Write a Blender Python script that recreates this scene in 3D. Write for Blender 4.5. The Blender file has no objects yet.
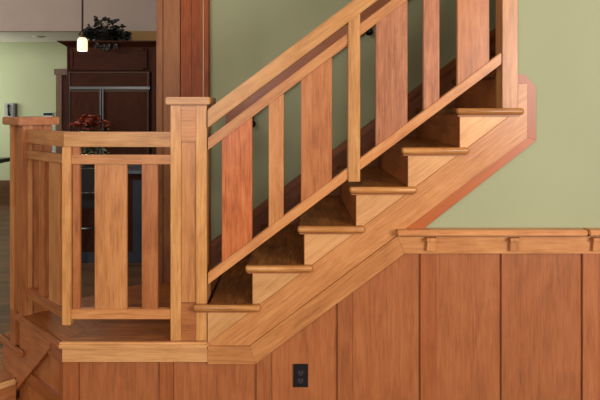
import bpy, bmesh, math, random
from mathutils import Vector, Matrix, Euler
random.seed(7)
C = bpy.context.scene.collection
PI = math.pi

# ------------------------------------------------------------------ camera constants (survey of the place)
F, D, CX, HY, CZ = 581.0, 2.82, 294.0, 108.5, 1.692
def X(px, y=0.0): return (px - CX) * (D + y) / F
def Z(py, y=0.0): return CZ - (py - HY) * (D + y) / F
RISE, RUN = 0.188, 0.2515
LAND = 3 * RISE
SL = math.atan2(RISE, RUN)

# ------------------------------------------------------------------ materials
def srgb(r, g, b):
    def f(c):
        c /= 255.0
        return c / 12.92 if c <= 0.04045 else ((c + 0.055) / 1.055) ** 2.4
    return (f(r), f(g), f(b), 1.0)

_mats = {}
SPECIES = {  # dark, mid, light (sRGB), roughness
    'honey':  ((124, 70, 34),  (184, 120, 70), (212, 154, 98), .34, .24),
    'golden': ((126, 76, 36),  (188, 130, 74), (220, 168, 110), .34, .24),
    'amber':  ((104, 54, 25),  (166, 98, 54), (194, 130, 78), .36, .23),
    'rosy':   ((104, 54, 32),  (168, 102, 66), (198, 140, 100), .36, .19),
    'cherry': ((112, 46, 18),  (182, 96, 50), (212, 132, 78), .34, .18),
    'panel':  ((106, 56, 29),  (155, 89, 50), (180, 113, 70), .38, .26),
    'redtrim':((100, 49, 23),  (148, 81, 43), (174, 104, 62), .36, .28),
    'blond':  ((150, 98, 54),  (200, 144, 92), (220, 170, 118), .36, .22),
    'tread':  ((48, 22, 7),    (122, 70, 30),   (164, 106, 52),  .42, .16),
    'landing':((76, 34, 12),   (148, 82, 38),  (186, 120, 64),  .36, .17),
    'riser':  ((82, 40, 17),   (134, 74, 36),  (158, 94, 50),  .40, .2),
    'skirt':  ((84, 44, 22),   (128, 74, 42),  (154, 96, 58),  .38, .2),
    'edging': ((112, 54, 24),  (160, 82, 38), (178, 100, 52), .36, .5),
    'column': ((96, 54, 32),  (144, 92, 60), (166, 110, 74), .45, .24),
    'column_red': ((88, 38, 14),  (138, 66, 30), (160, 84, 42), .45, .24),
    'walnut': ((40, 17, 9),   (66, 32, 19),   (84, 44, 28), .6, .2),
    'casing': ((80, 50, 30),   (104, 70, 44),   (122, 86, 56), .5, .2),
    'oakedge':((100, 56, 24),  (170, 110, 56), (210, 154, 92), .36, .19),
}
def wood(species, axis='X'):
    key = (species, axis)
    if key in _mats: return _mats[key]
    d, m, l, rough, hw = SPECIES[species]
    mat = bpy.data.materials.new(f'{species}_wood_{axis.lower()}'); mat.use_nodes = True
    nt = mat.node_tree; N = nt.nodes; L = nt.links; b = N['Principled BSDF']
    tc = N.new('ShaderNodeTexCoord'); oi = N.new('ShaderNodeObjectInfo')
    mul = N.new('ShaderNodeMath'); mul.operation = 'MULTIPLY'; mul.inputs[1].default_value = 37.0
    L.new(oi.outputs['Random'], mul.inputs[0])
    add = N.new('ShaderNodeVectorMath'); add.operation = 'ADD'
    L.new(tc.outputs['Object'], add.inputs[0]); L.new(mul.outputs[0], add.inputs[1])
    def mapped(along, across):
        mp = N.new('ShaderNodeMapping')
        s = [across] * 3; s['XYZ'.index(axis)] = along
        mp.inputs['Scale'].default_value = s
        L.new(add.outputs[0], mp.inputs['Vector']); return mp
    def noise(mp, scale, detail, dist, rg=.55):
        n = N.new('ShaderNodeTexNoise'); n.inputs['Scale'].default_value = scale
        n.inputs['Detail'].default_value = detail; n.inputs['Distortion'].default_value = dist
        n.inputs['Roughness'].default_value = rg
        L.new(mp.outputs[0], n.inputs['Vector']); return n
    n1 = noise(mapped(1.6, 16), 1.0, 6, 1.6, .6)          # cathedral figure
    n2 = noise(mapped(7, 110), 1.0, 3, .3, .7)            # fine pores
    n3 = noise(mapped(3.4, 6.0), 1.0, 4, 1.2, .6)          # blotches
    rp = N.new('ShaderNodeValToRGB'); e = rp.color_ramp.elements
    e[0].position = .5 - hw; e[0].color = srgb(*d); e[1].position = .5 + hw; e[1].color = srgb(*l)
    k = e.new(.50); k.color = srgb(*m)
    mx = N.new('ShaderNodeMix'); mx.data_type = 'FLOAT'; mx.inputs[0].default_value = .45
    L.new(n1.outputs['Fac'], mx.inputs[2]); L.new(n3.outputs['Fac'], mx.inputs[3])
    mx2 = N.new('ShaderNodeMix'); mx2.data_type = 'FLOAT'; mx2.inputs[0].default_value = .42
    L.new(mx.outputs[0], mx2.inputs[2]); L.new(n2.outputs['Fac'], mx2.inputs[3])
    L.new(mx2.outputs[0], rp.inputs['Fac'])
    hsv = N.new('ShaderNodeHueSaturation')
    mr = N.new('ShaderNodeMapRange'); mr.inputs[3].default_value = .86; mr.inputs[4].default_value = 1.06
    L.new(oi.outputs['Random'], mr.inputs[0]); L.new(mr.outputs[0], hsv.inputs['Value'])
    hsv.inputs['Saturation'].default_value = 1.0; hsv.inputs['Hue'].default_value = .501; L.new(rp.outputs[0], hsv.inputs['Color']); L.new(hsv.outputs[0], b.inputs['Base Color'])
    b.inputs['Roughness'].default_value = rough; b.inputs['Specular IOR Level'].default_value = .12 if species in ('walnut', 'tread', 'riser', 'column', 'column_red') else .4
    bp = N.new('ShaderNodeBump'); bp.inputs['Strength'].default_value = .06; bp.inputs['Distance'].default_value = .002
    L.new(n2.outputs['Fac'], bp.inputs['Height']); L.new(bp.outputs[0], b.inputs['Normal'])
    _mats[key] = mat; return mat

def plain(name, rgb, rough=.5, metal=0, emit=None, estr=0, var=0.0, vscale=8):
    if name in _mats: return _mats[name]
    mat = bpy.data.materials.new(name); mat.use_nodes = True
    nt = mat.node_tree; N = nt.nodes; L = nt.links; b = N['Principled BSDF']
    col = srgb(*rgb); b.inputs['Base Color'].default_value = col
    b.inputs['Roughness'].default_value = rough; b.inputs['Metallic'].default_value = metal
    if var:
        tc = N.new('ShaderNodeTexCoord'); n = N.new('ShaderNodeTexNoise'); n.inputs['Scale'].default_value = vscale
        n.inputs['Detail'].default_value = 4
        L.new(tc.outputs['Object'], n.inputs['Vector'])
        rp = N.new('ShaderNodeValToRGB'); e = rp.color_ramp.elements
        e[0].position = .3; e[1].position = .7
        e[0].color = tuple(c * (1 - var) for c in col[:3]) + (1,); e[1].color = tuple(min(1, c * (1 + var)) for c in col[:3]) + (1,)
        L.new(n.outputs['Fac'], rp.inputs['Fac']); L.new(rp.outputs[0], b.inputs['Base Color'])
        bp = N.new('ShaderNodeBump'); bp.inputs['Strength'].default_value = .08; bp.inputs['Distance'].default_value = .003
        n2 = N.new('ShaderNodeTexNoise'); n2.inputs['Scale'].default_value = 160
        L.new(tc.outputs['Object'], n2.inputs['Vector']); L.new(n2.outputs['Fac'], bp.inputs['Height']); L.new(bp.outputs[0], b.inputs['Normal'])
    if emit:
        b.inputs['Emission Color'].default_value = srgb(*emit); b.inputs['Emission Strength'].default_value = estr
    _mats[name] = mat; return mat

def plank_floor():
    mat = bpy.data.materials.new('plank_floor'); mat.use_nodes = True
    nt = mat.node_tree; N = nt.nodes; L = nt.links; b = N['Principled BSDF']
    tc = N.new('ShaderNodeTexCoord'); br = N.new('ShaderNodeTexBrick')
    br.inputs['Color1'].default_value = srgb(136, 94, 64); br.inputs['Color2'].default_value = srgb(104, 70, 46)
    br.inputs['Mortar'].default_value = srgb(36, 22, 14)
    br.inputs['Scale'].default_value = 1; br.inputs['Brick Width'].default_value = 1.3; br.inputs['Row Height'].default_value = .085
    br.inputs['Mortar Size'].default_value = .0022; br.offset = .37
    L.new(tc.outputs['Object'], br.inputs['Vector'])
    mp = N.new('ShaderNodeMapping'); mp.inputs['Scale'].default_value = (2, 40, 40); L.new(tc.outputs['Object'], mp.inputs[0])
    n = N.new('ShaderNodeTexNoise'); n.inputs['Scale'].default_value = 1; n.inputs['Detail'].default_value = 5; L.new(mp.outputs[0], n.inputs[0])
    mx = N.new('ShaderNodeMix'); mx.data_type = 'RGBA'; mx.blend_type = 'MULTIPLY'; mx.inputs[0].default_value = .6
    L.new(br.outputs[0], mx.inputs[6]); L.new(n.outputs['Color'], mx.inputs[7]); L.new(mx.outputs[2], b.inputs['Base Color'])
    b.inputs['Roughness'].default_value = .5
    return mat

GREEN = plain('sage_green_paint', (146, 147, 113), .75, var=.03, vscale=2)
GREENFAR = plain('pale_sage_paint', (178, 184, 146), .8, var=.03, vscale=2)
TAUPE = plain('taupe_plaster', (176, 158, 146), .85, var=.03, vscale=3)
CREAM = plain('ceiling_plaster', (224, 216, 206), .85, var=.02, vscale=3)
WARMLIT = plain('warm_lit_paint', (150, 116, 66), .8, var=.04, vscale=3)  # yellow of the warm light on this wall is put into its colour
STEEL = plain('brushed_steel', (126, 126, 128), .35, 1.0)
BLACK = plain('black_plastic', (16, 14, 16), .35)
IRON = plain('black_iron', (14, 13, 13), .45, .6)
WHITE = plain('white_plastic', (206, 210, 204), .5)
SCREEN = plain('dark_screen', (24, 40, 44), .2)
GREY = plain('grey_plastic', (150, 152, 146), .5)
BRONZE = plain('bronze_metal', (104, 84, 68), .5, .4)
GLASSW = plain('lamp_glass', (255, 240, 214), .4, emit=(255, 226, 178), estr=1.3)
LEATHER = plain('dark_leather', (26, 18, 16), .35, var=.1)
NAIL = plain('nailhead_brass', (150, 140, 120), .3, 1.0)
STONE = plain('grey_stone', (112, 124, 134), .2, var=.12, vscale=40)
BLUEGREY = plain('blue_grey_paint', (46, 50, 62), .5, var=.05)
IVY = plain('ivy_leaf', (20, 24, 16), .6, var=.25, vscale=30)
REDLEAF = plain('red_leaf', (140, 46, 22), .5, var=.3, vscale=30)
PALELEAF = plain('pale_leaf', (120, 126, 92), .5, var=.3, vscale=30)
BASKET = plain('dark_basket', (26, 20, 15), .8, var=.2, vscale=60)
SOIL = plain('potting_soil', (24, 18, 14), .9, var=.2, vscale=60)
CERAMIC = plain('dark_ceramic', (40, 30, 26), .3)

# ------------------------------------------------------------------ mesh helpers
class MB:
    def __init__(s): s.bm = bmesh.new()
    def box(s, x0, x1, y0, y1, z0, z1):
        r = bmesh.ops.create_cube(s.bm, size=1.0)
        for v in r['verts']:
            v.co = Vector((x0 + (v.co.x + .5) * (x1 - x0), y0 + (v.co.y + .5) * (y1 - y0), z0 + (v.co.z + .5) * (z1 - z0)))
        return s
    def prism(s, pts, a, b, plane='XZ'):
        def co(p, t):
            return (p[0], t, p[1]) if plane == 'XZ' else (p[0], p[1], t)
        v0 = [s.bm.verts.new(co(p, a)) for p in pts]; v1 = [s.bm.verts.new(co(p, b)) for p in pts]
        n = len(pts)
        s.bm.faces.new(v0); s.bm.faces.new(v1[::-1])
        for i in range(n): s.bm.faces.new((v0[i], v1[i], v1[(i + 1) % n], v0[(i + 1) % n]))
        bmesh.ops.recalc_face_normals(s.bm, faces=s.bm.faces[:])
        return s
    def tube(s, p0, p1, r0, r1=None, seg=14):
        p0, p1 = Vector(p0), Vector(p1); d = p1 - p0
        m = Matrix.Translation((p0 + p1) / 2) @ d.to_track_quat('Z', 'Y').to_matrix().to_4x4()
        bmesh.ops.create_cone(s.bm, cap_ends=True, segments=seg, radius1=r0, radius2=r0 if r1 is None else r1, depth=d.length, matrix=m)
        return s
    def ball(s, c, r, sc=(1, 1, 1)):
        bmesh.ops.create_uvsphere(s.bm, u_segments=16, v_segments=10, radius=r, matrix=Matrix.Translation(c) @ Matrix.Diagonal((*sc, 1)))
        return s
    def lathe(s, c, prof, seg=24):
        rings = []
        for r, z in prof:
            rings.append([s.bm.verts.new((c[0] + r * math.cos(2 * PI * i / seg), c[1] + r * math.sin(2 * PI * i / seg), c[2] + z)) for i in range(seg)])
        for a, b in zip(rings, rings[1:]):
            for i in range(seg): s.bm.faces.new((a[i], a[(i + 1) % seg], b[(i + 1) % seg], b[i]))
        s.bm.faces.new(rings[0][::-1]); s.bm.faces.new(rings[-1])
        return s
    def leaf(s, p, d, size, up=None, width=.55):
        d = Vector(d).normalized(); n = (up or Vector((random.uniform(-1, 1), random.uniform(-1, 1), 1))).normalized()
        w = d.cross(n)
        if w.length < .05: w = d.cross(Vector((1, 0, .2)))
        w.normalize(); n = w.cross(d)
        p = Vector(p)
        pts = [(0, 0), (.25, .42), (.5, .5), (.78, .28), (1, 0), (.78, -.28), (.5, -.5), (.25, -.42)]
        vs = [s.bm.verts.new(p + d * a * size + w * b * size * 2 * width * .5 + n * (abs(b) * .3 - (a * a) * .25) * size) for a, b in pts]
        mid = [s.bm.verts.new(p + d * a * size - n * (a * a) * .25 * size) for a in (.3, .65)]
        s.bm.faces.new((vs[0], vs[1], mid[0])); s.bm.faces.new((vs[1], vs[2], vs[3], mid[1], mid[0])); s.bm.faces.new((vs[3], vs[4], mid[1]))
        s.bm.faces.new((vs[0], mid[0], vs[7])); s.bm.faces.new((mid[0], mid[1], vs[5], vs[6], vs[7])); s.bm.faces.new((mid[1], vs[4], vs[5]))
        return s
    def bevel(s, w=.003, seg=2):
        bmesh.ops.bevel(s.bm, geom=s.bm.edges[:], offset=w, segments=seg, affect='EDGES', clamp_overlap=True)
        return s

WLOC = {}
def world_of(o): return WLOC.get(o.name, Vector((0, 0, 0)))
def obj(name, mb, mat, parent=None, rot=None, loc=None, bev=.0025, smooth=False, label=None):
    """links a mesh builder's content as ONE mesh object; without rot the mesh is given in world space"""
    bm = mb.bm
    if bev: mb.bevel(bev)
    if rot is None:
        xs = [v.co.copy() for v in bm.verts]
        lo = Vector([min(c[i] for c in xs) for i in range(3)]); hi = Vector([max(c[i] for c in xs) for i in range(3)])
        c = (lo + hi) / 2
        bmesh.ops.translate(bm, verts=bm.verts[:], vec=-c)
        loc = c
    me = bpy.data.meshes.new(name); bm.to_mesh(me); bm.free()
    o = bpy.data.objects.new(name, me); C.objects.link(o)
    me.materials.append(mat)
    if smooth:
        for p in me.polygons: p.use_smooth = True
    loc = Vector(loc)
    if parent is not None:
        o.parent = parent
        if parent.type == 'MESH':
            M = Matrix.Translation(world_of(parent)) @ WROT.get(parent.name, Matrix.Identity(4))
            W = Matrix.Translation(loc) @ (Euler(rot).to_matrix().to_4x4() if rot else Matrix.Identity(4))
            o.matrix_local = M.inverted() @ W
        else:
            o.location = loc - world_of(parent)
            if rot: o.rotation_euler = rot
    else:
        o.location = loc
        if rot: o.rotation_euler = rot
    WLOC[o.name] = loc
    WROT[o.name] = Euler(rot).to_matrix().to_4x4() if rot else Matrix.Identity(4)
    if label: o['label'] = label
    return o
WROT = {}
def thing(name, label, cat, loc, group=None):
    o = bpy.data.objects.new(name, None); C.objects.link(o); o.empty_display_size = .1
    o.location = loc; WLOC[o.name] = Vector(loc)
    o['label'] = label; o['category'] = cat
    if group: o['group'] = group
    return o
def tag(o, label, cat, group=None):
    o['label'] = label; o['category'] = cat
    if group: o['group'] = group
    return o
def struct(name, mb, mat, bev=0, **k):
    o = obj(name, mb, mat, bev=bev, **k); o['kind'] = 'structure'; return o
def board(name, mat, parent, p0, p1, thick, y0, y1, bev=.003, cut=None, label=None):
    """straight board whose lower edge runs p0->p1 in the XZ plane; thick is measured vertically; ends are plumb"""
    (xa, za), (xb, zb) = p0, p1
    a = math.atan2(zb - za, xb - xa); ca, sa = math.cos(a), math.sin(a)
    pts = [(xa, za), (xb, zb), (xb, zb + thick), (xa, za + thick)]
    cx, cz = sum(p[0] for p in pts) / 4, sum(p[1] for p in pts) / 4; cy = (y0 + y1) / 2
    loc = [((x - cx) * ca + (z - cz) * sa, -(x - cx) * sa + (z - cz) * ca) for x, z in pts]
    return obj(name, MB().prism(loc, y0 - cy, y1 - cy), mat, parent, rot=(0, -a, 0), loc=(cx, cy, cz), bev=bev, label=label)
def sloped_poly(name, mat, parent, pts, y0, y1, a=SL, bev=.002, label=None):
    """polygon given in world XZ, stored in a frame turned by the slope so its grain follows the slope"""
    ca, sa = math.cos(a), math.sin(a)
    cx, cz = sum(p[0] for p in pts) / len(pts), sum(p[1] for p in pts) / len(pts); cy = (y0 + y1) / 2
    loc = [((x - cx) * ca + (z - cz) * sa, -(x - cx) * sa + (z - cz) * ca) for x, z in pts]
    return obj(name, MB().prism(loc, y0 - cy, y1 - cy), mat, parent, rot=(0, -a, 0), loc=(cx, cy, cz), bev=bev, label=label)

# ------------------------------------------------------------------ setting
HALLC = 4.2
WB = 1.0                                   # face of the green wall behind the flight
struct('floor', MB().box(-8.2, 4.2, -5.0, 8.2, -.12, 0), plank_floor())
struct('ceiling', MB().box(-8.2, 4.2, -5.0, 8.2, HALLC, HALLC + .1), CREAM)
struct('wall_right', MB().prism([(X(300), 0), (4.2, 0), (4.2, HALLC), (X(509), HALLC), (X(509), Z(130)), (X(300), Z(288))], .022, .15), GREEN)
struct('wall_back', MB().box(X(204, .93), 4.2, WB, WB + .12, 0, HALLC), GREEN)
yk = 10.3 - D
struct('wall_kitchen', MB().box(-8.2, 4.2, yk, yk + .1, 0, HALLC), GREENFAR)
struct('wall_left', MB().box(-8.2, -8.1, -5.0, yk, 0, HALLC), GREENFAR)
struct('baseboard_kitchen', MB().box(-8.1, X(52, yk), yk - .025, yk, 0, .42), wood('casing', 'X'), bev=.003)
yf = 8.85 - D
struct('ceiling_kitchen', MB().box(-8.1, 1.5, yf + .12, yk, Z(42, yk), Z(42, yk) + .08), CREAM)
struct('trim_1', MB().box(-8.1, 1.5, yf, yf + .12, Z(31, yf), HALLC), TAUPE)        # deep header above the kitchen
struct('wall_pantry', MB().box(X(124, yf), 1.5, yf, yf + .12, 0, Z(31, yf)), WARMLIT)
# doorway beside the fridge cabinet
dx0, dx1 = X(56.5, yk), X(84, yk)
d = thing('door_1', 'dark wooden door in a brown flat casing beside the tall fridge cabinet', 'door', ((dx0 + dx1) / 2, yk, 0))
for k in ('label', 'category'): del d[k]
d['kind'] = 'structure'
obj('door_frame', MB().box(dx0, X(62.3, yk), yk - .03, yk, 0, Z(75, yk)).box(dx1 - .1, dx1, yk - .03, yk, 0, Z(75, yk)), wood('casing', 'Z'), d)
obj('head_casing', MB().box(X(55, yk), dx1 + .03, yk - .045, yk, Z(75, yk), Z(69, yk)), wood('casing', 'X'), d)
obj('door_leaf', MB().box(X(62.3, yk), dx1 - .1, yk - .012, yk, .01, Z(75, yk)), wood('walnut', 'Z'), d)

# ------------------------------------------------------------------ staircase
def xr(k): return -.2013 + RUN * (k - 2)      # face of the riser under tread k
def zt(k): return LAND + .1805 + .1897 * (k - 1)              # top of tread k
stairs = thing('staircase', 'wooden staircase climbing to the right with dark treads and golden return nosings', 'staircase', (xr(1) + .8, .5, 0))
NT = 10
def nosing_bar(xa, xb, z):
    # half-round bar along x with rounded ends
    m = MB(); r = .0158; zc = z - r + .0006
    prof = [(.0, r)] + [(-.019 - r * math.cos(a) * .95, r * math.sin(a)) for a in [PI / 2 - i * PI / 10 for i in range(11)]] + [(.0, -r)]
    rings = []
    for x, q in ((xa, .45), (xa + .002, .72), (xa + .006, .92), (xa + .012, 1), (xb - .012, 1), (xb - .006, .92), (xb - .002, .72), (xb, .45)):
        rings.append([m.bm.verts.new((x, -.004 + (y + .004) * (q if y < -.004 else 1), zc + z_ * q)) for y, z_ in prof])
    n = len(prof)
    for a, b in zip(rings, rings[1:]):
        for i in range(n): m.bm.faces.new((a[i], a[(i + 1) % n], b[(i + 1) % n], b[i]))
    m.bm.faces.new(rings[0]); m.bm.faces.new(rings[-1][::-1])
    bmesh.ops.recalc_face_normals(m.bm, faces=m.bm.faces[:])
    return m
for k in range(1, NT + 1):
    ya = .0 if k <= 6 else .16
    x0 = xr(k) - (.024 if k != 6 else .014) if k > 1 else X(208) + .004
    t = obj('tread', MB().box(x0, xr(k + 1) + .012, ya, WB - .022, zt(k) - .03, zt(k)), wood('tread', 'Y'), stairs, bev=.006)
    if k <= 6:
        # rounded return nosing along the open end, mitred past the riser line
        xa, xb = xr(k) - (.034 if k < 6 else .022), xr(k + 1) + (.040 if k < 6 else .052)
        obj('nosing', nosing_bar(xa, xb, zt(k)), wood('oakedge', 'X'), t, bev=0, smooth=True, label='golden rounded return nosing')
        m = MB().box(xa + .008, xb - .012, -.012, .0, zt(k) - .040, zt(k) - .031)
        obj('cove_moulding', m, wood('amber', 'X'), t, bev=.003)
    obj('riser', MB().box(xr(k) - .0015, xr(k) + .018, max(.0005, ya), WB - .022, zt(k) - RISE, zt(k) - .03), wood('riser', 'Y'), stairs, bev=0)
    if k <= 6:
        xe = min(xr(k + 1), X(516))
        obj_pts = [(xr(k), zt(k) - RISE), (xr(k), zt(k) - .03), (xe, zt(k) - .03), (xe, zt(k) - .0305)]
        if k == 1:
            xs = X(207.5)
            pts = [(xs, zt(1) - RISE * (xr(2) - xs) / RUN), (xs, zt(1) - .03), (xr(2) + .04, zt(1) - .03), (xr(2), zt(1) )]
            pts = [(xs, zt(1) - RISE * (xr(2) - xs) / RUN - .03), (xs, zt(1) - .03), (xr(2), zt(1) - .03)]
        else:
            pts = [(xr(k), zt(k) - RISE - .03), (xr(k), zt(k) - .03), (xe, zt(k) - .03)]
        sloped_poly('step_bracket', wood('blond', 'X'), stairs, pts, .0, .04, bev=.0012)
def lineA(px): return 304.5 - .7515 * (px - 250)
def lineB(px): return 345.0 - .7490 * (px - 250)
P2 = lambda L: [(X(a), Z(b)) for a, b in L]
sa, sb = 207.5, 511
pts = P2([(sa, 345.2), (250, 345.2), (527, lineB(527)), (527, 84), (517.5, 84)]) + [(X(517.5), zt(6) - .03), (xr(7), zt(6) - .03)] 
pts += [(xr(k), zt(k - 1) - .03) for k in range(7, 1, -1)][:1]
pts += [(xr(2), zt(1) - .03), (X(sa), zt(1) - RISE * (xr(2) - X(sa)) / RUN - .03)]
# drop the duplicated corner
clean = []
for p in pts:
    if not clean or (abs(p[0] - clean[-1][0]) + abs(p[1] - clean[-1][1])) > 1e-4: clean.append(p)
sloped_poly('stringer', wood('honey', 'X'), stairs, clean, -.004, .04, bev=.0015)
# red edging that follows the stringer over the green wall
sloped_poly('stringer_trim', wood('edging', 'X'), stairs, P2([(403.4, lineB(403.4)), (527, lineB(527)), (536.6, lineB(527) + 3), (422, 230.4)]), .004, .022, label='red-brown sloping edging board')
obj('stringer_trim', MB().prism(P2([(527.1, lineB(527.1)), (527.1, 88), (522, 83.8), (517.4, 83.8), (517.4, 74.3), (525, 74.3), (536.6, 87), (536.6, lineB(527) + 3)]), .004, .022), wood('edging', 'Z'), stairs, label='red-brown upright edging board with clipped corner')
# skirt on the far wall
zs = lambda px: 240 - .752 * (px - 213)
wy = WB
sk0, sk1 = (X(196, wy), Z(zs(196) + 9, wy)), (X(700, wy), Z(zs(700) + 9, wy))
hgt = .34
board('wall_skirt', wood('skirt', 'X'), stairs, (sk0[0], sk0[1] - hgt), (sk1[0], sk1[1] - hgt), hgt, WB - .022, WB, bev=.002)
board('skirt_moulding', wood('skirt', 'X'), stairs, sk0, sk1, .06, WB - .032, WB, bev=.006)

# handrail on the far wall
hr = thing('wall_handrail', 'red-brown wall handrail on black brackets seen behind the stair railing', 'handrail', (X(300, .93), .93, 1.0))
hy = .93
r0 = (X(226, hy), Z(134, hy)); sl = RISE / RUN
r1 = (r0[0] + 2.0, r0[1] + 2.0 * sl)
board('rail', wood('redtrim', 'X'), hr, r0, r1, .132, hy - .025, hy + .025, bev=.010)  # darker wood chosen, the shadow on the rail is put into its colour
for bx, by in ((252.5, 124), (369.5, 32), (486, -58)):
    b_ = MB().ball((X(bx, hy), hy - .01, Z(by, hy)), .023).tube((X(bx, hy), hy, Z(by, hy)), (X(bx, hy), WB - .004, Z(by, hy)), .010).tube((X(bx, hy), WB - .012, Z(by, hy)), (X(bx, hy), WB, Z(by, hy)), .014)
    b_.tube((X(bx, hy), hy, Z(by, hy)), (X(bx, hy), hy, Z(by, hy) + .05), .009)
    obj('bracket', b_, IRON, hr, bev=0, smooth=True)

# ------------------------------------------------------------------ full-height post at the wall end
ps = thing('wall_post', 'full-height square wooden post where the green wall begins above the highest visible tread', 'post', (X(509), .04, zt(6)))
obj('post_shaft', MB().box(X(502), X(517.3), -.006, .075, zt(6), HALLC), wood('honey', 'Z'), ps)
obj('end_casing', MB().box(X(503.5), X(513), .075, .112, zt(6), HALLC), wood('amber', 'Z'), ps)
obj('casing_bead', MB().box(X(505.5), X(513), .112, .122, zt(6), HALLC), wood('blond', 'Z'), ps)
obj('inner_casing', MB().box(X(508), X(513), .122, .165, zt(6), HALLC), wood('riser', 'Z'), ps)

# ------------------------------------------------------------------ stair railing
rl = thing('stair_railing', 'sloping wooden stair railing with alternating wide and narrow flat balusters', 'railing', (X(350), .03, zt(1)))
def zl(base, px, s=.7515): return Z(base - s * (px - 208))
e0, e1 = 207.6, 502
board('handrail', wood('golden', 'X'), rl, (X(e0), zl(127.6, e0)), (X(e1), zl(127.6, e1)), 18.2 / 206, -.012, .058, bev=.005)
board('subrail', wood('honey', 'X'), rl, (X(e0), zl(150.0, e0)), (X(e1), zl(150.0, e1)), 12 / 206, .002, .044, bev=.003)
board('shoe_rail', wood('honey', 'X'), rl, (X(e0), zl(284.6, e0)), (X(e1), zl(284.6, e1)), 11.5 / 206, .002, .044, bev=.003)
def bal(px0, px1, sp, y0=.010, y1=.036):
    pts = [(X(px0), zl(274, px0)), (X(px1), zl(274, px1)), (X(px1), zl(149, px1)), (X(px0), zl(149, px0))]
    return obj('baluster', MB().prism(pts, y0, y1), wood(sp, 'Z'), rl)
bal(221.5, 252, 'cherry').__setitem__('label', 'wide red-orange baluster next to the tall newel')
bal(268.5, 283.5, 'honey'); bal(301, 332, 'amber')
bal(376, 408, 'rosy').__setitem__('label', 'wide pinkish baluster')
bal(424, 440, 'rosy'); bal(458, 490, 'amber')
obj('rail_post', MB().prism([(X(348), Z(181.5)), (X(360), Z(181.5)), (X(360), zl(127.4, 360)), (X(348), zl(127.4, 348))], -.008, .056), wood('golden', 'Z'), rl, label='slender square post crossing in front of the lower rails')

# ------------------------------------------------------------------ tall newel post
nw = thing('newel_post', 'tall square panelled newel post with flat cap at the foot of the sloping railing', 'newel post', (X(189), .085, LAND))
nx0, nx1 = X(170.4), X(206.6)
ny0, ny1 = .0, .168
ztop = Z(104.5)
obj('stile', MB().box(nx0, X(181), ny0, ny0 + .03, LAND, ztop), wood('golden', 'Z'), nw, bev=.002)
obj('stile', MB().box(X(196), nx1, ny0, ny0 + .03, LAND, ztop), wood('golden', 'Z'), nw, bev=.002)
obj('core', MB().box(nx0 + .004, nx1 - .004, ny0 + .018, ny1, LAND, ztop), wood('honey', 'Z'), nw, bev=.001)
obj('panel', MB().box(X(181), X(196), ny0 + .010, ny0 + .02, Z(303), Z(142.5)), wood('honey', 'Z'), nw, bev=.001)
obj('block', MB().box(X(181), X(196), ny0 + .004, ny0 + .02, Z(142), ztop), wood('honey', 'X'), nw, bev=.001)
obj('block', MB().box(X(181), X(196), ny0 + .004, ny0 + .02, LAND, Z(303.6)), wood('amber', 'X'), nw, bev=.001)
obj('cap', MB().box(X(165.2, -.03), X(209.6, -.03), -.03, .20, ztop, Z(97, -.03)), wood('golden', 'X'), nw, bev=.004)
obj('cap_moulding', MB().box(nx0 - .002, nx1 + .002, -.002, .172, ztop - .006, ztop), wood('honey', 'X'), nw, bev=.001)

# ------------------------------------------------------------------ landing
CN = Vector((-1.136, -.03)); Q = Vector((-1.537, .37))
U = Vector((-1, 1)).normalized(); V = Vector((1, 1)).normalized()
def fp(u, v): p = Q + U * u + V * v; return (p.x, p.y)
TQ = (Q - CN).length
la = thing('stair_landing', 'raised wooden landing with clipped corner and blond rounded edge under the railings', 'landing', (-.9, .45, 0))
yb = WB - .02
foot = [(X(208), .0), (CN.x + .012, .0), fp(-.0, .03), fp(.0, .98), (X(204, .93), yb + .0), (X(208), yb)]
mi = lambda d: (CN.x + .012 + d * math.tan(PI / 8), d)
kq = fp(-.0, .36)
front = [(X(208), .0), mi(0), mi(.42), (X(208), .42)]
obj('landing_boards', MB().prism(front, LAND - .03, LAND, 'XY'), wood('landing', 'X'), la, bev=.0012)
c_ = CN + U * (TQ / 2) + V * .2
tl = lambda p: ((Vector(p) - c_).dot(-U), (Vector(p) - c_).dot(V))
obj('landing_boards', MB().prism([tl(p) for p in (mi(0), fp(.0, .03), kq, mi(.36))], -.015, .015, 'XY'), wood('landing', 'X'), la, rot=(0, 0, -PI / 4), loc=(c_.x, c_.y, LAND - .015), bev=.0012, label='darker reddish boards along the clipped corner')
obj('landing_boards', MB().prism([mi(.36), kq, fp(.0, .98), (X(204, .93), yb), (X(208), yb), (X(208), .42), mi(.42)], LAND - .03, LAND - .0006, 'XY'), wood('landing', 'X'), la, bev=.001)
obj('nosing', MB().box(CN.x - .003, X(208.5, -.03), -.03, .0, LAND - .03, LAND + .0008), wood('blond', 'X'), la, bev=.009, label='blond rounded landing edge')
# angled nosing along the clipped corner
ang = math.atan2(U.y, U.x)
mid = CN + U * (TQ / 2) + V * .015
obj('nosing', MB().box(-TQ / 2 - .004, TQ / 2, -.015, .015, -.015, .0158), wood('amber', 'X'), la, rot=(0, 0, ang), loc=(mid.x, mid.y, LAND - .015), bev=.008)
obj('apron', MB().box(X(63), X(208), -.012, .02, Z(361), LAND - .03), wood('blond', 'X'), la, bev=.002, label='blond apron board below the landing edge')

# flank under the landing, seen obliquely (local frame: x along the flank, y into the landing)
def flank(name, mat, pts, v0, v1, bev=.002, label=None, parent=None):
    # pts in (t from the corner, z)
    t0 = sum(p[0] for p in pts) / len(pts); z0 = sum(p[1] for p in pts) / len(pts)
    c = CN + U * t0 + V * ((v0 + v1) / 2)
    h = (v1 - v0) / 2
    return obj(name, MB().prism([(-(p[0] - t0), p[1] - z0) for p in pts], -h, h), mat, parent or la,
               rot=(0, 0, -PI / 4), loc=(c.x, c.y, z0), bev=bev, label=label)
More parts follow.
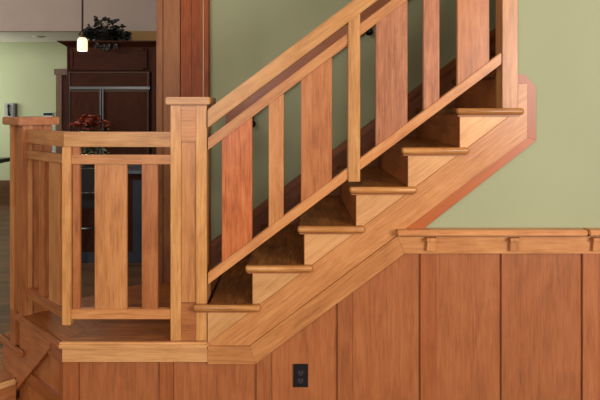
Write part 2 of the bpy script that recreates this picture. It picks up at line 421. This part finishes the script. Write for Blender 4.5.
# rotation -45deg maps local +x to (1,-1): t grows along local -x; local +y maps to (1,1)=V
def diag(t): return .464 - .80 * (t - .185)
flank('flank_panel', wood('amber', 'Z'), [(.02, .0), (TQ + .3, .0), (TQ + .3, .15), (TQ, .34), (TQ, .534), (.02, .534)], .056, .066, bev=0)
flank('corner_stile', wood('redtrim', 'Z'), [(.0, 0), (.068, 0), (.068, .444), (.0, .444)], .036, .066)
flank('flank_apron', wood('redtrim', 'X'), [(.0, .444), (.21, .444), (.16, .534), (.0, .534)], .034, .066)
flank('flank_stringer', wood('amber', 'X'), [(.160, .534), (.160, diag(.16)), (.185, diag(.185)), (.45, diag(.45)), (.764, 0), (TQ + .5, 0), (TQ + .5, RISE - .03), (TQ + .2515, RISE - .03), (TQ + .2515, 2 * RISE - .03), (TQ, 2 * RISE - .03), (TQ, .534)], .028, .062)
flank('base_rail', wood('redtrim', 'X'), [(.068, .190), (.53, .190), (.44, .263), (.068, .263)], .040, .066)
flank('base_rail', wood('redtrim', 'X'), [(.068, 0), (.75, 0), (.69, .06), (.068, .06)], .040, .066)
obj('body', MB().prism([(X(200), .03), (CN.x + .09, .03), fp(-.02, .1), fp(-.02, .95), (X(206, .93), yb - .01), (X(200), yb - .01)], 0, LAND - .031, 'XY'), wood('riser', 'Z'), la, bev=0)

# lower steps, descending away to the left from the landing
ls = thing('lower_steps', 'two wooden steps leading down to the floor at the left of the landing', 'steps', (*fp(.3, .4), 0))
def plan(name, pts, z0, z1, mat, bev, label=None, parent=None):
    cx, cy = sum(p[0] for p in pts) / len(pts), sum(p[1] for p in pts) / len(pts)
    # pts in (u, v); local x runs along -U (1,-1), local y along V
    loc = Q + U * cx + V * cy
    return obj(name, MB().prism([(-(p[0] - cx), p[1] - cy) for p in pts], z0 - (z0 + z1) / 2, z1 - (z0 + z1) / 2, 'XY'), mat, parent or ls,
               rot=(0, 0, -PI / 4), loc=(loc.x, loc.y, (z0 + z1) / 2), bev=bev, label=label)
t1 = plan('tread', [(.0, .03), (.28, .03), (.28, 1.0), (.0, 1.0)], 2 * RISE - .03, 2 * RISE, wood('landing', 'Y'), .004)
plan('nosing', [(-.082, -.006), (.29, -.006), (.29, .028), (-.082, .028)], 2 * RISE - .031, 2 * RISE + .0006, wood('amber', 'X'), .009, parent=t1)
plan('riser', [(.2515, .04), (.27, .04), (.27, 1.0), (.2515, 1.0)], RISE, 2 * RISE - .03, wood('riser', 'Y'), 0)
t2 = plan('tread', [(.055, -.62), (.54, -.62), (.54, 1.0), (.25, 1.0), (.25, .03), (.055, .03)], RISE - .03, RISE, wood('landing', 'Y'), .002)
plan('nosing', [(.028, -.62), (.055, -.62), (.055, .027), (.028, .027)], RISE - .031, RISE + .0006, wood('blond', 'Y'), .009, parent=t2, label='blond rounded edge of the lowest step')
plan('step_base', [(.045, -.60), (.51, -.60), (.51, .98), (.27, .98), (.27, .027), (.045, .027)], 0, RISE - .03, wood('amber', 'Y'), .001)

# ------------------------------------------------------------------ short newel at the left
n2 = thing('newel_post', 'shorter newel post at the far left corner of the landing with a wide flat cap', 'newel post', (*fp(0, .10), 2 * RISE))
nz = Z(125, .38)
def nbox(name, u0, u1, v0, v1, z0, z1, mat, bev=.002):
    c = Q + U * ((u0 + u1) / 2) + V * ((v0 + v1) / 2); hu, hv = (u1 - u0) / 2, (v1 - v0) / 2
    return obj(name, MB().box(-hu, hu, -hv, hv, -(z1 - z0) / 2, (z1 - z0) / 2), mat, n2, rot=(0, 0, -PI / 4), loc=(c.x, c.y, (z0 + z1) / 2), bev=bev)
a0, a1, b0, b1 = -.078, .112, .016, .176
nbox('core', a0 + .008, a1 - .004, b0 + .012, b1, LAND, nz, wood('amber', 'Z'))
nbox('stile', a0, a0 + .05, b0, b0 + .03, LAND, nz, wood('amber', 'Z'))
nbox('stile', a1 - .05, a1, b0, b0 + .03, LAND, nz, wood('honey', 'Z'))
nbox('stile', a0, a0 + .02, b1 - .05, b1, LAND, nz, wood('amber', 'Z'))
nbox('stile', a0, a0 + .02, b0 + .03, b0 + .055, LAND, nz, wood('honey', 'Z'))
nbox('foot', .032, a1, b0, b1, 2 * RISE, LAND, wood('amber', 'Z'))
nbox('cap', a0 - .03, a1 + .03, b0 - .03, b1 + .03, nz, nz + .044, wood('amber', 'X'), .004)

# ------------------------------------------------------------------ landing railing
lr = thing('landing_railing', 'level wooden railing turning the clipped corner of the landing with flat balusters', 'railing', (X(115), .03, LAND))
gy0, gy1 = .004, .044
gx1 = X(171)
dg = .034                                   # setback of the rail faces from the edge
KC = CN + Vector((dg * math.tan(PI / 8), dg))     # outer corner of the rail
def rails(name, z0, z1, th, sp, spf, y0=.0):
    w = th * math.tan(PI / 8)
    # front run, mitred at the corner
    front = [(KC.x, KC.y), (gx1, KC.y), (gx1, KC.y + th), (KC.x + w, KC.y + th)]
    obj(name, MB().prism(front, z0, z1, 'XY'), wood(sp, 'X'), lr, bev=.003)
    Lf = (Q - CN).length - .08 - .008
    c = KC + U * (Lf / 2) + V * (th / 2)
    obj(name, MB().prism([(Lf / 2, -th / 2), (Lf / 2 - w, th / 2), (-Lf / 2, th / 2), (-Lf / 2, -th / 2)], -(z1 - z0) / 2, (z1 - z0) / 2, 'XY'), wood(spf, 'X'), lr, rot=(0, 0, -PI / 4), loc=(c.x, c.y, (z0 + z1) / 2), bev=.003)
rails('handrail', Z(147), Z(132), .05, 'golden', 'honey')
rails('subrail', Z(164.4), Z(155), .038, 'honey', 'honey')
rails('shoe_rail', Z(319.7), Z(310), .038, 'honey', 'amber')
obj('corner_post', MB().box(X(62.3), X(71), -.006, .04, Z(325), Z(147)), wood('golden', 'Z'), lr, label='slender corner post with a free end above the landing')
gb = lambda p0, p1, sp: obj('baluster', MB().box(X(p0), X(p1), KC.y + .008, KC.y + .030, Z(310), Z(164.4)), wood(sp, 'Z'), lr)
gb(71.4, 79, 'amber'); gb(93.6, 126, 'honey'); gb(141, 157, 'amber')
obj('spacer', MB().box(X(71.2), X(79), KC.y + .008, KC.y + .030, Z(155), Z(147)), wood('amber', 'X'), lr)
def fb(t0, t1, sp):
    c = KC + U * ((t0 + t1) / 2) + V * .02
    obj('baluster', MB().box(-(t1 - t0) / 2, (t1 - t0) / 2, -.011, .011, -(Z(164.4) - Z(310)) / 2, (Z(164.4) - Z(310)) / 2), wood(sp, 'Z'), lr, rot=(0, 0, -PI / 4), loc=(c.x, c.y, (Z(164.4) + Z(310)) / 2))
fb(.055, .195, 'honey'); fb(.25, .325, 'amber')

# ------------------------------------------------------------------ wainscot under the flight
wa = thing('wainscot', 'red-brown wooden wall panelling with upright stiles below the stairs', 'panelling', (X(330), 0, 0))
def top_at(px):
    if px <= 208: return 354
    if px <= 252: return 354
    if px <= 399: return 354 - .745 * (px - 252)
    return 244
def upright(name, a, b, y0, y1, sp):
    ks = [a] + [k for k in (252, 399.6) if a < k < b] + [b]
    pts = [(X(a), .0), (X(b), .0)] + [(X(k), Z(top_at(k))) for k in reversed(ks)]
    obj(name, MB().prism(pts, y0, y1), wood(sp, 'Z'), wa, bev=.0018)
st = [(63.5, 79), (160, 173.5), (256.5, 271.5), (337.5, 352.5), (420, 435.7), (501, 517), (582, 597.5), (663, 679)]
for a, b in st: upright('stile', a, b, -.008, .02, 'redtrim' if a in (63.5, 160, 420) else 'panel')
for (a0_, b0_), (a1_, b1_) in zip(st, st[1:]): upright('panel', b0_, a1_, .004, .02, 'panel')
upright('panel', 679, 1100, .004, .02, 'panel')
obj('trim_board', MB().prism(P2([(208, 345.2), (250, 345.2), (255.5, 363), (208, 363)]), -.014, .012), wood('honey', 'X'), wa, bev=.0015)
sloped_poly('trim_board', wood('honey', 'X'), wa, P2([(250.1, 345.2), (396.8, 235.4), (404, 253), (255.6, 363)]), -.014, .012, bev=.0015)
obj('frieze', MB().prism(P2([(396.9, 235.6), (1100, 235.6), (1100, 253), (404.1, 253)]), -.014, .012), wood('honey', 'X'), wa, bev=.0015)
obj('base_board', MB().box(X(62), X(1100), -.016, .012, 0, .14), wood('panel', 'X'), wa)

cr = thing('chair_rail', 'narrow wooden chair rail shelf carried on small corbels along the green wall', 'chair rail', (X(510), 0, Z(236)))
obj('rail_cap', MB().box(X(397.5, -.05), X(588.2, -.05), -.05, .022, Z(236, -.05), Z(230.6, -.05)), wood('honey', 'X'), cr, bev=.004)
obj('rail_cap', MB().box(X(590, -.05), X(1085, -.05), -.05, .022, Z(236, -.05), Z(230.6, -.05)), wood('honey', 'X'), cr, bev=.004)
for p in (424.5, 507.0, 589.0, 671):
    m = MB().box(X(p), X(p + 10.5), -.046, -.014, Z(239.4), Z(236.2))
    m.prism([(X(p + .6), Z(249.5)), (X(p + 10), Z(249.5)), (X(p + 9.4), Z(239.4)), (X(p + 1.2), Z(239.4))], -.032, -.014)
    obj('corbel', m, wood('honey', 'Z'), cr, bev=.0015)

# power outlet
po = thing('power_outlet', 'black double power outlet on the wood panelling below the stairs', 'outlet', (X(300), 0, Z(375)))
obj('cover_plate', MB().box(X(293.2), X(308), -.004, .004, Z(387), Z(364)), BLACK, po, bev=.0018)
for zc in (372.5, 380.2):
    s_ = obj('socket', MB().box(X(297.0), X(304.2), -.0065, -.003, Z(zc + 3.1), Z(zc - 3.1)), plain('socket_black', (30, 27, 28), .3), po, bev=.0015)
    m = MB().box(X(299.0), X(299.6), -.0075, -.006, Z(zc + .6), Z(zc - 1.8)).box(X(301.8), X(302.4), -.0075, -.006, Z(zc + .6), Z(zc - 1.8)).box(X(300.2), X(301.2), -.0075, -.006, Z(zc + 2.2), Z(zc + 1.4))
    obj('slot', m, plain('slot_grey', (84, 80, 78), .5), s_, bev=0)

# ------------------------------------------------------------------ panelled column at the end of the back wall
cy0 = .93
co = thing('panelled_column', 'floor-to-ceiling wood-clad column behind the tall newel post', 'column', (X(182, cy0), 1.08, 0))
cb = [(156.3, 162.6, 'column', .0), (163.0, 179.6, 'column', .006), (180.3, 191, 'column_red', .014), (191.2, 202.4, 'column_red', .012), (202.6, 203.6, 'blond', .004), (203.8, 208.3, 'column_red', .0)]
for a, b, sp, off in cb:
    obj('cladding_board', MB().box(X(a, cy0), X(b, cy0), cy0 + off, cy0 + .03, LAND if a > 170 else 0, HALLC), wood(sp, 'Z'), co, bev=.002)
obj('core', MB().box(X(156.6, cy0), X(205.0, cy0), cy0 + .03, 1.25, 0, HALLC), wood('column', 'Z'), co, bev=.001)
obj('side_board', MB().box(X(205.2, cy0), X(208.3, cy0), cy0 + .03, WB, LAND, HALLC), wood('column_red', 'Z'), co, bev=.001)

# ------------------------------------------------------------------ kitchen: fridge cabinet and refrigerator
fy = 7.5 - D
W_ = lambda px: X(px, fy)
ZK = lambda py: Z(py, fy)
fc = thing('fridge_cabinet', 'tall dark brown cabinet with flared crown surrounding the refrigerator', 'cabinet', (W_(112), fy + .33, 0))
obj('side_panel', MB().box(W_(66.8), W_(68.6), fy, fy + .66, 0, ZK(46)), wood('walnut', 'Z'), fc)
obj('side_panel', MB().box(W_(151.6), W_(166), fy, fy + .66, 0, ZK(46)), wood('walnut', 'Z'), fc)
obj('back_panel', MB().box(W_(68.6), W_(151.6), fy + .62, fy + .65, .0, ZK(46)), wood('walnut', 'Z'), fc)
obj('frieze_panel', MB().box(W_(68.6), W_(151.6), fy + .015, fy + .6, ZK(71.5), ZK(46)), wood('walnut', 'X'), fc)
dr = obj('cabinet_door', MB().box(W_(70), W_(147), fy - .004, fy + .016, ZK(70), ZK(48.5)).box(W_(72), W_(145.5), fy - .014, fy - .004, ZK(51), ZK(48.5)).box(W_(72), W_(145.5), fy - .014, fy - .004, ZK(70), ZK(67.5)).box(W_(70), W_(73.2), fy - .014, fy - .004, ZK(70), ZK(48.5)).box(W_(143.5), W_(147), fy - .014, fy - .004, ZK(70), ZK(48.5)), wood('walnut', 'X'), fc)
m = MB(); bm = m.bm
def ring(e, z): return [bm.verts.new(p) for p in ((W_(66.8) - e, fy - e, z), (W_(166), fy - e, z), (W_(166), fy + .66, z), (W_(66.8) - e, fy + .66, z))]
rg = [ring(.0, ZK(47)), ring(.012, ZK(46)), ring(.075, ZK(43)), ring(.09, ZK(42.6)), ring(.09, ZK(41.4))]
for a, b in zip(rg, rg[1:]):
    for i in range(4): bm.faces.new((a[i], a[(i + 1) % 4], b[(i + 1) % 4], b[i]))
bm.faces.new(rg[0][::-1]); bm.faces.new(rg[-1]); bmesh.ops.recalc_face_normals(bm, faces=bm.faces[:])
obj('crown_moulding', m, wood('walnut', 'X'), fc, bev=0)

rf = thing('refrigerator', 'built-in refrigerator with dark wood door panels and steel trim', 'refrigerator', (W_(110), fy + .3, 0))
x0, xm0, xm1, x1 = W_(69.2), W_(100.3), W_(104.2), W_(150)
def fr(n, a, b, c, d_, mat, off, **k): return obj(n, MB().box(a, b, fy - off, fy + .05, d_, c), mat, rf, **k)
obj('carcass', MB().box(x0, x1, fy + .05, fy + .6, .0, ZK(72)), wood('walnut', 'Z'), rf, bev=0)
fr('vent_panel', x0, x1, ZK(72.6), ZK(86.4), wood('walnut', 'X'), .0, label='horizontal dark wood panel over the doors')
fr('vent_trim', x0, x1, ZK(72.0), ZK(72.5), BRONZE, .008)
fr('vent_trim', x0, x1, ZK(86.6), ZK(89.4), STEEL, .012)
for a, b in ((x0 + .01, xm0), (xm1, x1 - .03)):
    dd = fr('door', a, b, ZK(90.6), .12, wood('walnut', 'Z'), .0)
    obj('trim_strip', MB().box(a, b, fy - .01, fy, ZK(91.4), ZK(90.6)), BRONZE, dd, bev=0)
fr('handle', xm0, (xm0 + xm1) / 2 - .006, ZK(89.4), .16, STEEL, .03, label='steel full-length pull')
fr('handle', (xm0 + xm1) / 2 + .006, xm1, ZK(89.4), .16, STEEL, .03, label='steel full-length pull')
fr('side_trim', x0, x0 + .008, ZK(72), .1, STEEL, .012)
fr('side_trim', x1 - .028, x1 - .018, ZK(72), .1, BRONZE, .012)
fr('toe_kick', x0, x1, .1, .0, BLACK, -.03)

# island with bar counter
iy = 6.37 - D
XI = lambda px: X(px, iy); ZI = lambda py: Z(py, iy)
il = thing('kitchen_island', 'dark kitchen island with a grey stone bar counter behind the landing railing', 'kitchen island', (XI(110), iy + .3, 0))
obj('island_body', MB().box(XI(62), XI(175), iy + .0, iy + .6, .12, ZI(174)), wood('walnut', 'Z'), il)
obj('countertop', MB().box(XI(58), XI(180), iy - .05, iy + .66, ZI(173.4), ZI(170.5)), STONE, il, bev=.006)
obj('plinth', MB().box(XI(66), XI(172), iy - .012, iy + .58, .0, .12), BLUEGREY, il)
obj('end_panel', MB().box(XI(133), XI(142), iy - .012, iy, .12, ZI(180)), BLUEGREY, il)

# bar stool tucked in front of the island
sy = iy - .42
XS = lambda px: X(px, sy)
bs = thing('bar_stool', 'dark leather bar stool with nailhead trim seen between the landing balusters', 'stool', (XS(86), sy, 0))
obj('seat', MB().box(XS(70), XS(104), sy - .2, sy + .2, .70, .78), LEATHER, bs, bev=.02)
bk = obj('backrest', MB().box(XS(71), XS(103), sy - .22, sy - .17, .84, 1.12), LEATHER, bs, bev=.018)
m = MB()
for i in range(18):
    px = 72 + i * (30 / 17)
    m.ball((XS(px), sy - .222, 1.10), .006); m.ball((XS(px), sy - .222, .86), .006)
for i in range(10): m.ball((XS(72), sy - .222, .87 + i * .025), .006); m.ball((XS(102), sy - .222, .87 + i * .025), .006)
obj('nailhead_trim', m, NAIL, bk, bev=0, label='row of brass nailheads')
for a in (71.5, 101):
    for b in (-.2, .16):
        obj('leg', MB().box(XS(a), XS(a) + .035, sy + b, sy + b + .035, 0, .70 if b > 0 else .84), wood('walnut', 'Z'), bs)
obj('footrest', MB().tube((XS(73), sy - .18, .50), (XS(101.5), sy - .18, .50), .017), STEEL, bs, bev=0, smooth=True)

# red plant on the counter
ry = iy + .12
XR = lambda px: X(px, ry); ZR = lambda py: Z(py, ry)
rp = thing('red_plant', 'red-leaved potted plant on the island counter peeking over the landing railing', 'plant', (XR(91), ry, ZI(170.5)))
obj('pot', MB().lathe((XR(91), ry, ZI(170.5)), [(.07, 0), (.10, .13), (.108, .14), (.108, .155), (.094, .155), (.09, .14)]), CERAMIC, rp, bev=0, smooth=True)
rnd = random.Random(3)
m = MB(); m2 = MB(); ms = MB()
cz0 = ZI(170.5) + .15
for i in range(64):
    a = rnd.uniform(0, 2 * PI); r = min(abs(rnd.gauss(0, .19)), .31)
    px_, py_ = XR(91) + r * math.cos(a) * 1.05, ry + r * math.sin(a) * .6
    hz = ZR(117) - 1.5 * r * r + rnd.uniform(-.10, .02)
    ms.tube((XR(91), ry, cz0 - .02), (px_, py_, hz), .004, seg=5)
    for q in range(4):
        b = rnd.uniform(0, 2 * PI)
        m.leaf((px_, py_, hz), (math.cos(b), math.sin(b), rnd.uniform(-.2, .5)), rnd.uniform(.05, .085), width=.6)
for i in range(90):
    a = rnd.uniform(0, 2 * PI); r = rnd.uniform(.03, .17)
    m2.leaf((XR(93) + r * math.cos(a), ry + r * math.sin(a) - .03, cz0 + rnd.uniform(-.03, .10)), (math.cos(a), math.sin(a), rnd.uniform(-.5, .3)), rnd.uniform(.03, .055))
obj('stems', ms, plain('stem_green', (46, 52, 28), .6), rp, bev=0)
obj('red_leaves', m, REDLEAF, rp, bev=0)
obj('pale_leaves', m2, PALELEAF, rp, bev=0, label='pale green lower leaves')

# ivy on top of the cabinet
vy = fy + .14
XV = lambda px: X(px, vy); ZV = lambda py: Z(py, vy)
zc_ = ZK(41.4)
iv = thing('ivy_basket', 'dark trailing plant in a basket on top of the fridge cabinet', 'plant', (XV(106), vy, zc_))
obj('basket', MB().lathe((XV(106), vy, zc_), [(.11, 0), (.155, .12), (.162, .13), (.162, .15), (.14, .15), (.135, .13)]), BASKET, iv, bev=0, smooth=True)
rnd = random.Random(11); m = MB(); ms = MB()
for i in range(330):
    a = rnd.uniform(0, 2 * PI); r = .30 * math.sqrt(rnd.random()); h = rnd.uniform(-.10, 1) * .22 * (1.15 - r / .34)
    p = (XV(106) + r * math.cos(a) * .95, vy - .02 + r * math.sin(a) * .45, zc_ + .06 + h)
    m.leaf(p, (math.cos(a), math.sin(a) - .3, rnd.uniform(-.6, .6)), rnd.uniform(.05, .08), width=.75)
ends = [(94, 19), (97, 22), (88, 27), (91, 28), (106, 20), (109.5, 20.5), (117, 21.5), (123.5, 27), (121, 31), (129, 39), (126, 39.5), (123, 34), (86.5, 31.5), (88, 36), (113, 22), (101, 23), (131, 40.5), (119, 40), (115, 46), (97, 46), (104, 47.5), (109, 47)]
for ex, ey in ends:
    yy = vy - (.24 if ey > 42 else rnd.uniform(.0, .12))
    e = Vector((X(ex, yy), yy, Z(ey, yy))); c = Vector((XV(106), vy, zc_ + .15)); mid_ = (e + c) / 2 + Vector((0, 0, .05))
    ms.tube(c, mid_, .004, seg=5); ms.tube(mid_, e, .003, seg=5)
    for q in range(5):
        b = rnd.uniform(0, 2 * PI)
        m.leaf(e + Vector((rnd.uniform(-.012, .012), 0, rnd.uniform(-.012, .012))), (math.cos(b), rnd.uniform(-.6, .2), math.sin(b)), rnd.uniform(.035, .055), up=Vector((0, -1, .4)), width=.85)
obj('foliage', m, IVY, iv, bev=0); obj('stems', ms, plain('stem_dark', (30, 26, 18), .7), iv, bev=0)

# pendant lamp over the island
py_ = 6.6 - D
pxx = X(82.4, py_); ZP = lambda py: Z(py, py_)
pl = thing('pendant_lamp', 'small lit glass pendant lamp hanging on a thin dark stem', 'lamp', (pxx, py_, ZP(51)))
obj('stem', MB().tube((pxx, py_, ZP(35)), (pxx, py_, HALLC), .011), BRONZE, pl, bev=0, smooth=True)
obj('fitter', MB().lathe((pxx, py_, ZP(37.6)), [(.034, 0), (.034, .012), (.02, .02), (.017, .05), (.02, .055), (.011, .065)]), BRONZE, pl, bev=0, smooth=True)
obj('lamp_shade', MB().lathe((pxx, py_, ZP(51)), [(.050, 0), (.056, .006), (.056, .11), (.05, .135), (.036, .150)]), GLASSW, pl, bev=0, smooth=True, label='glowing white glass shade')
obj('canopy', MB().lathe((pxx, py_, HALLC - .03), [(.05, 0), (.06, .01), (.06, .03)]), BRONZE, pl, bev=0, smooth=True)

# small things on the far green wall
Wk = lambda px: X(px, yk); Zk = lambda py: Z(py, yk)
ph = thing('wall_phone', 'grey wall phone with a black handset on the pale green kitchen wall', 'phone', (Wk(11), yk, Zk(117)))
obj('phone_body', MB().box(Wk(5.5), Wk(16.2), yk - .05, yk, Zk(117.5), Zk(103)), GREY, ph, bev=.012)
obj('handset', MB().ball((Wk(10.2), yk - .07, Zk(105.5)), .022, (1, .8, 1.2)).ball((Wk(10.8), yk - .07, Zk(114.5)), .022, (1, .8, 1.2)).tube((Wk(10.2), yk - .075, Zk(105.5)), (Wk(10.8), yk - .075, Zk(114.5)), .016), BLACK, ph, bev=0, smooth=True)
obj('side_strip', MB().box(Wk(14.6), Wk(16.9), yk - .056, yk - .01, Zk(117), Zk(103.5)), plain('dark_grey_plastic', (70, 66, 62), .5), ph, bev=.004)
th = thing('thermostat', 'white wall thermostat with a dark display above the short newel cap', 'thermostat', (Wk(48.5), yk, Zk(119)))
obj('housing', MB().box(Wk(43.6), Wk(53.6), yk - .03, yk, Zk(119.5), Zk(112.4)), WHITE, th, bev=.006)
obj('display', MB().box(Wk(44), Wk(53.2), yk - .034, yk - .028, Zk(115.6), Zk(112.8)), SCREEN, th, bev=.002)
for (a, b, lab) in ((123.5, 132.5, 'white light switch just below the thermostat'), (143.5, 153, 'white light switch lower down, level with the gap between the landing rails')):
    sw = thing('light_switch', lab, 'switch', (Wk(52), yk, Zk(b)), 'white switch plates on the kitchen wall')
    obj('switch_plate', MB().box(Wk(49.8), Wk(54.6), yk - .008, yk, Zk(b), Zk(a)), WHITE, sw, bev=.002)
    obj('rocker', MB().box(Wk(51.3), Wk(53.1), yk - .013, yk - .006, Zk(b - 2.4), Zk(a + 2.4)), plain('pale_grey_plastic', (150, 160, 154), .5), sw, bev=.001)
# recessed lamp in the kitchen ceiling
ryl = 581 * (Z(42, yk) - CZ) / (HY - 36.3) - D
rc = thing('recessed_light', 'small round recessed light in the pale kitchen ceiling', 'light', (X(39, ryl), ryl, Z(42, yk)))
obj('trim_ring', MB().lathe((X(39, ryl), ryl, Z(42, yk) - .012), [(.09, 0), (.1, .012)]), CREAM, rc, bev=0, smooth=True)
obj('lens', MB().lathe((X(39, ryl), ryl, Z(42, yk) - .016), [(.06, 0), (.062, .005)]), GREY, rc, bev=0, smooth=True)
# dark console table at the left edge
ty = yk - 1.3
XT = lambda px: X(px, ty)
ct = thing('console_table', 'black console table standing before the pale green wall, left of the short newel post', 'table', (XT(-40), ty, 0))
zt_ = Z(158.5, ty)
obj('tabletop', MB().box(XT(-85), XT(5.5), ty - .2, ty + .2, zt_ - .06, zt_), BLACK, ct, bev=.008)
for a in (-82, -14):
    for b in (-.18, .14):
        obj('leg', MB().box(XT(a), XT(a) + .04, ty + b, ty + b + .04, 0, zt_ - .06), BLACK, ct, bev=.003)

# ------------------------------------------------------------------ light
def area(name, loc, tgt, sx, sy_, power, col):
    l = bpy.data.lights.new(name, 'AREA'); l.shape = 'RECTANGLE'; l.size = sx; l.size_y = sy_; l.energy = power; l.color = col
    o = bpy.data.objects.new(name, l); C.objects.link(o); o.location = loc
    o.rotation_euler = (Vector(tgt) - Vector(loc)).to_track_quat('-Z', 'Y').to_euler(); return o
area('added_hall_light', (-1.6, -4.7, 2.5), (.1, .3, 1.2), 1.8, 1.8, 120, (1, .95, .885))  # added soft frontal light behind the camera
area('assumed_side_light', (3.3, -3.9, 2.2), (-.2, .2, 1.1), 1.8, 1.8, 215, (1, .96, .9))  # assumed light from the right, added to shape the shading; no window known
area('assumed_kitchen_window_light', (-6.7, 6.6, 1.9), (-5.0, 7.48, 1.9), 1.0, 1.2, 36, (.94, 1, .93))  # assumed window light for the bright left of the far wall, no opening modelled
area('header_fill_light', (-6.9, 1.6, 3.4), (-2.9, 6.0, 2.7), 2.2, 1.0, 125, (1, .96, .92))  # added fill with no known window behind it, brightens the kitchen header
pt = bpy.data.lights.new('pendant_bulb', 'POINT'); pt.energy = 5; pt.color = (1, .8, .55); pt.shadow_soft_size = .05
po_ = bpy.data.objects.new('pendant_bulb', pt); C.objects.link(po_); po_.location = (pxx, py_, ZP(53))
w = bpy.data.worlds.new('world'); bpy.context.scene.world = w; w.use_nodes = True
bg = w.node_tree.nodes['Background']; bg.inputs[0].default_value = (1, .94, .87, 1); bg.inputs[1].default_value = .26

# ------------------------------------------------------------------ camera
cam = bpy.data.cameras.new('camera'); cam.sensor_width = 36; cam.lens = F / 600 * 36
cam.shift_x = (300 - CX) / 600; cam.shift_y = -(200 - HY) / 600
co_ = bpy.data.objects.new('camera', cam); C.objects.link(co_); co_.location = (0, -D, CZ); co_.rotation_euler = (PI / 2, 0, 0)
sc = bpy.context.scene; sc.camera = co_
vs = sc.view_settings; vs.view_transform = 'Standard'; vs.look = 'None'; vs.gamma = 1; vs.use_curve_mapping = False; vs.exposure = 0.03
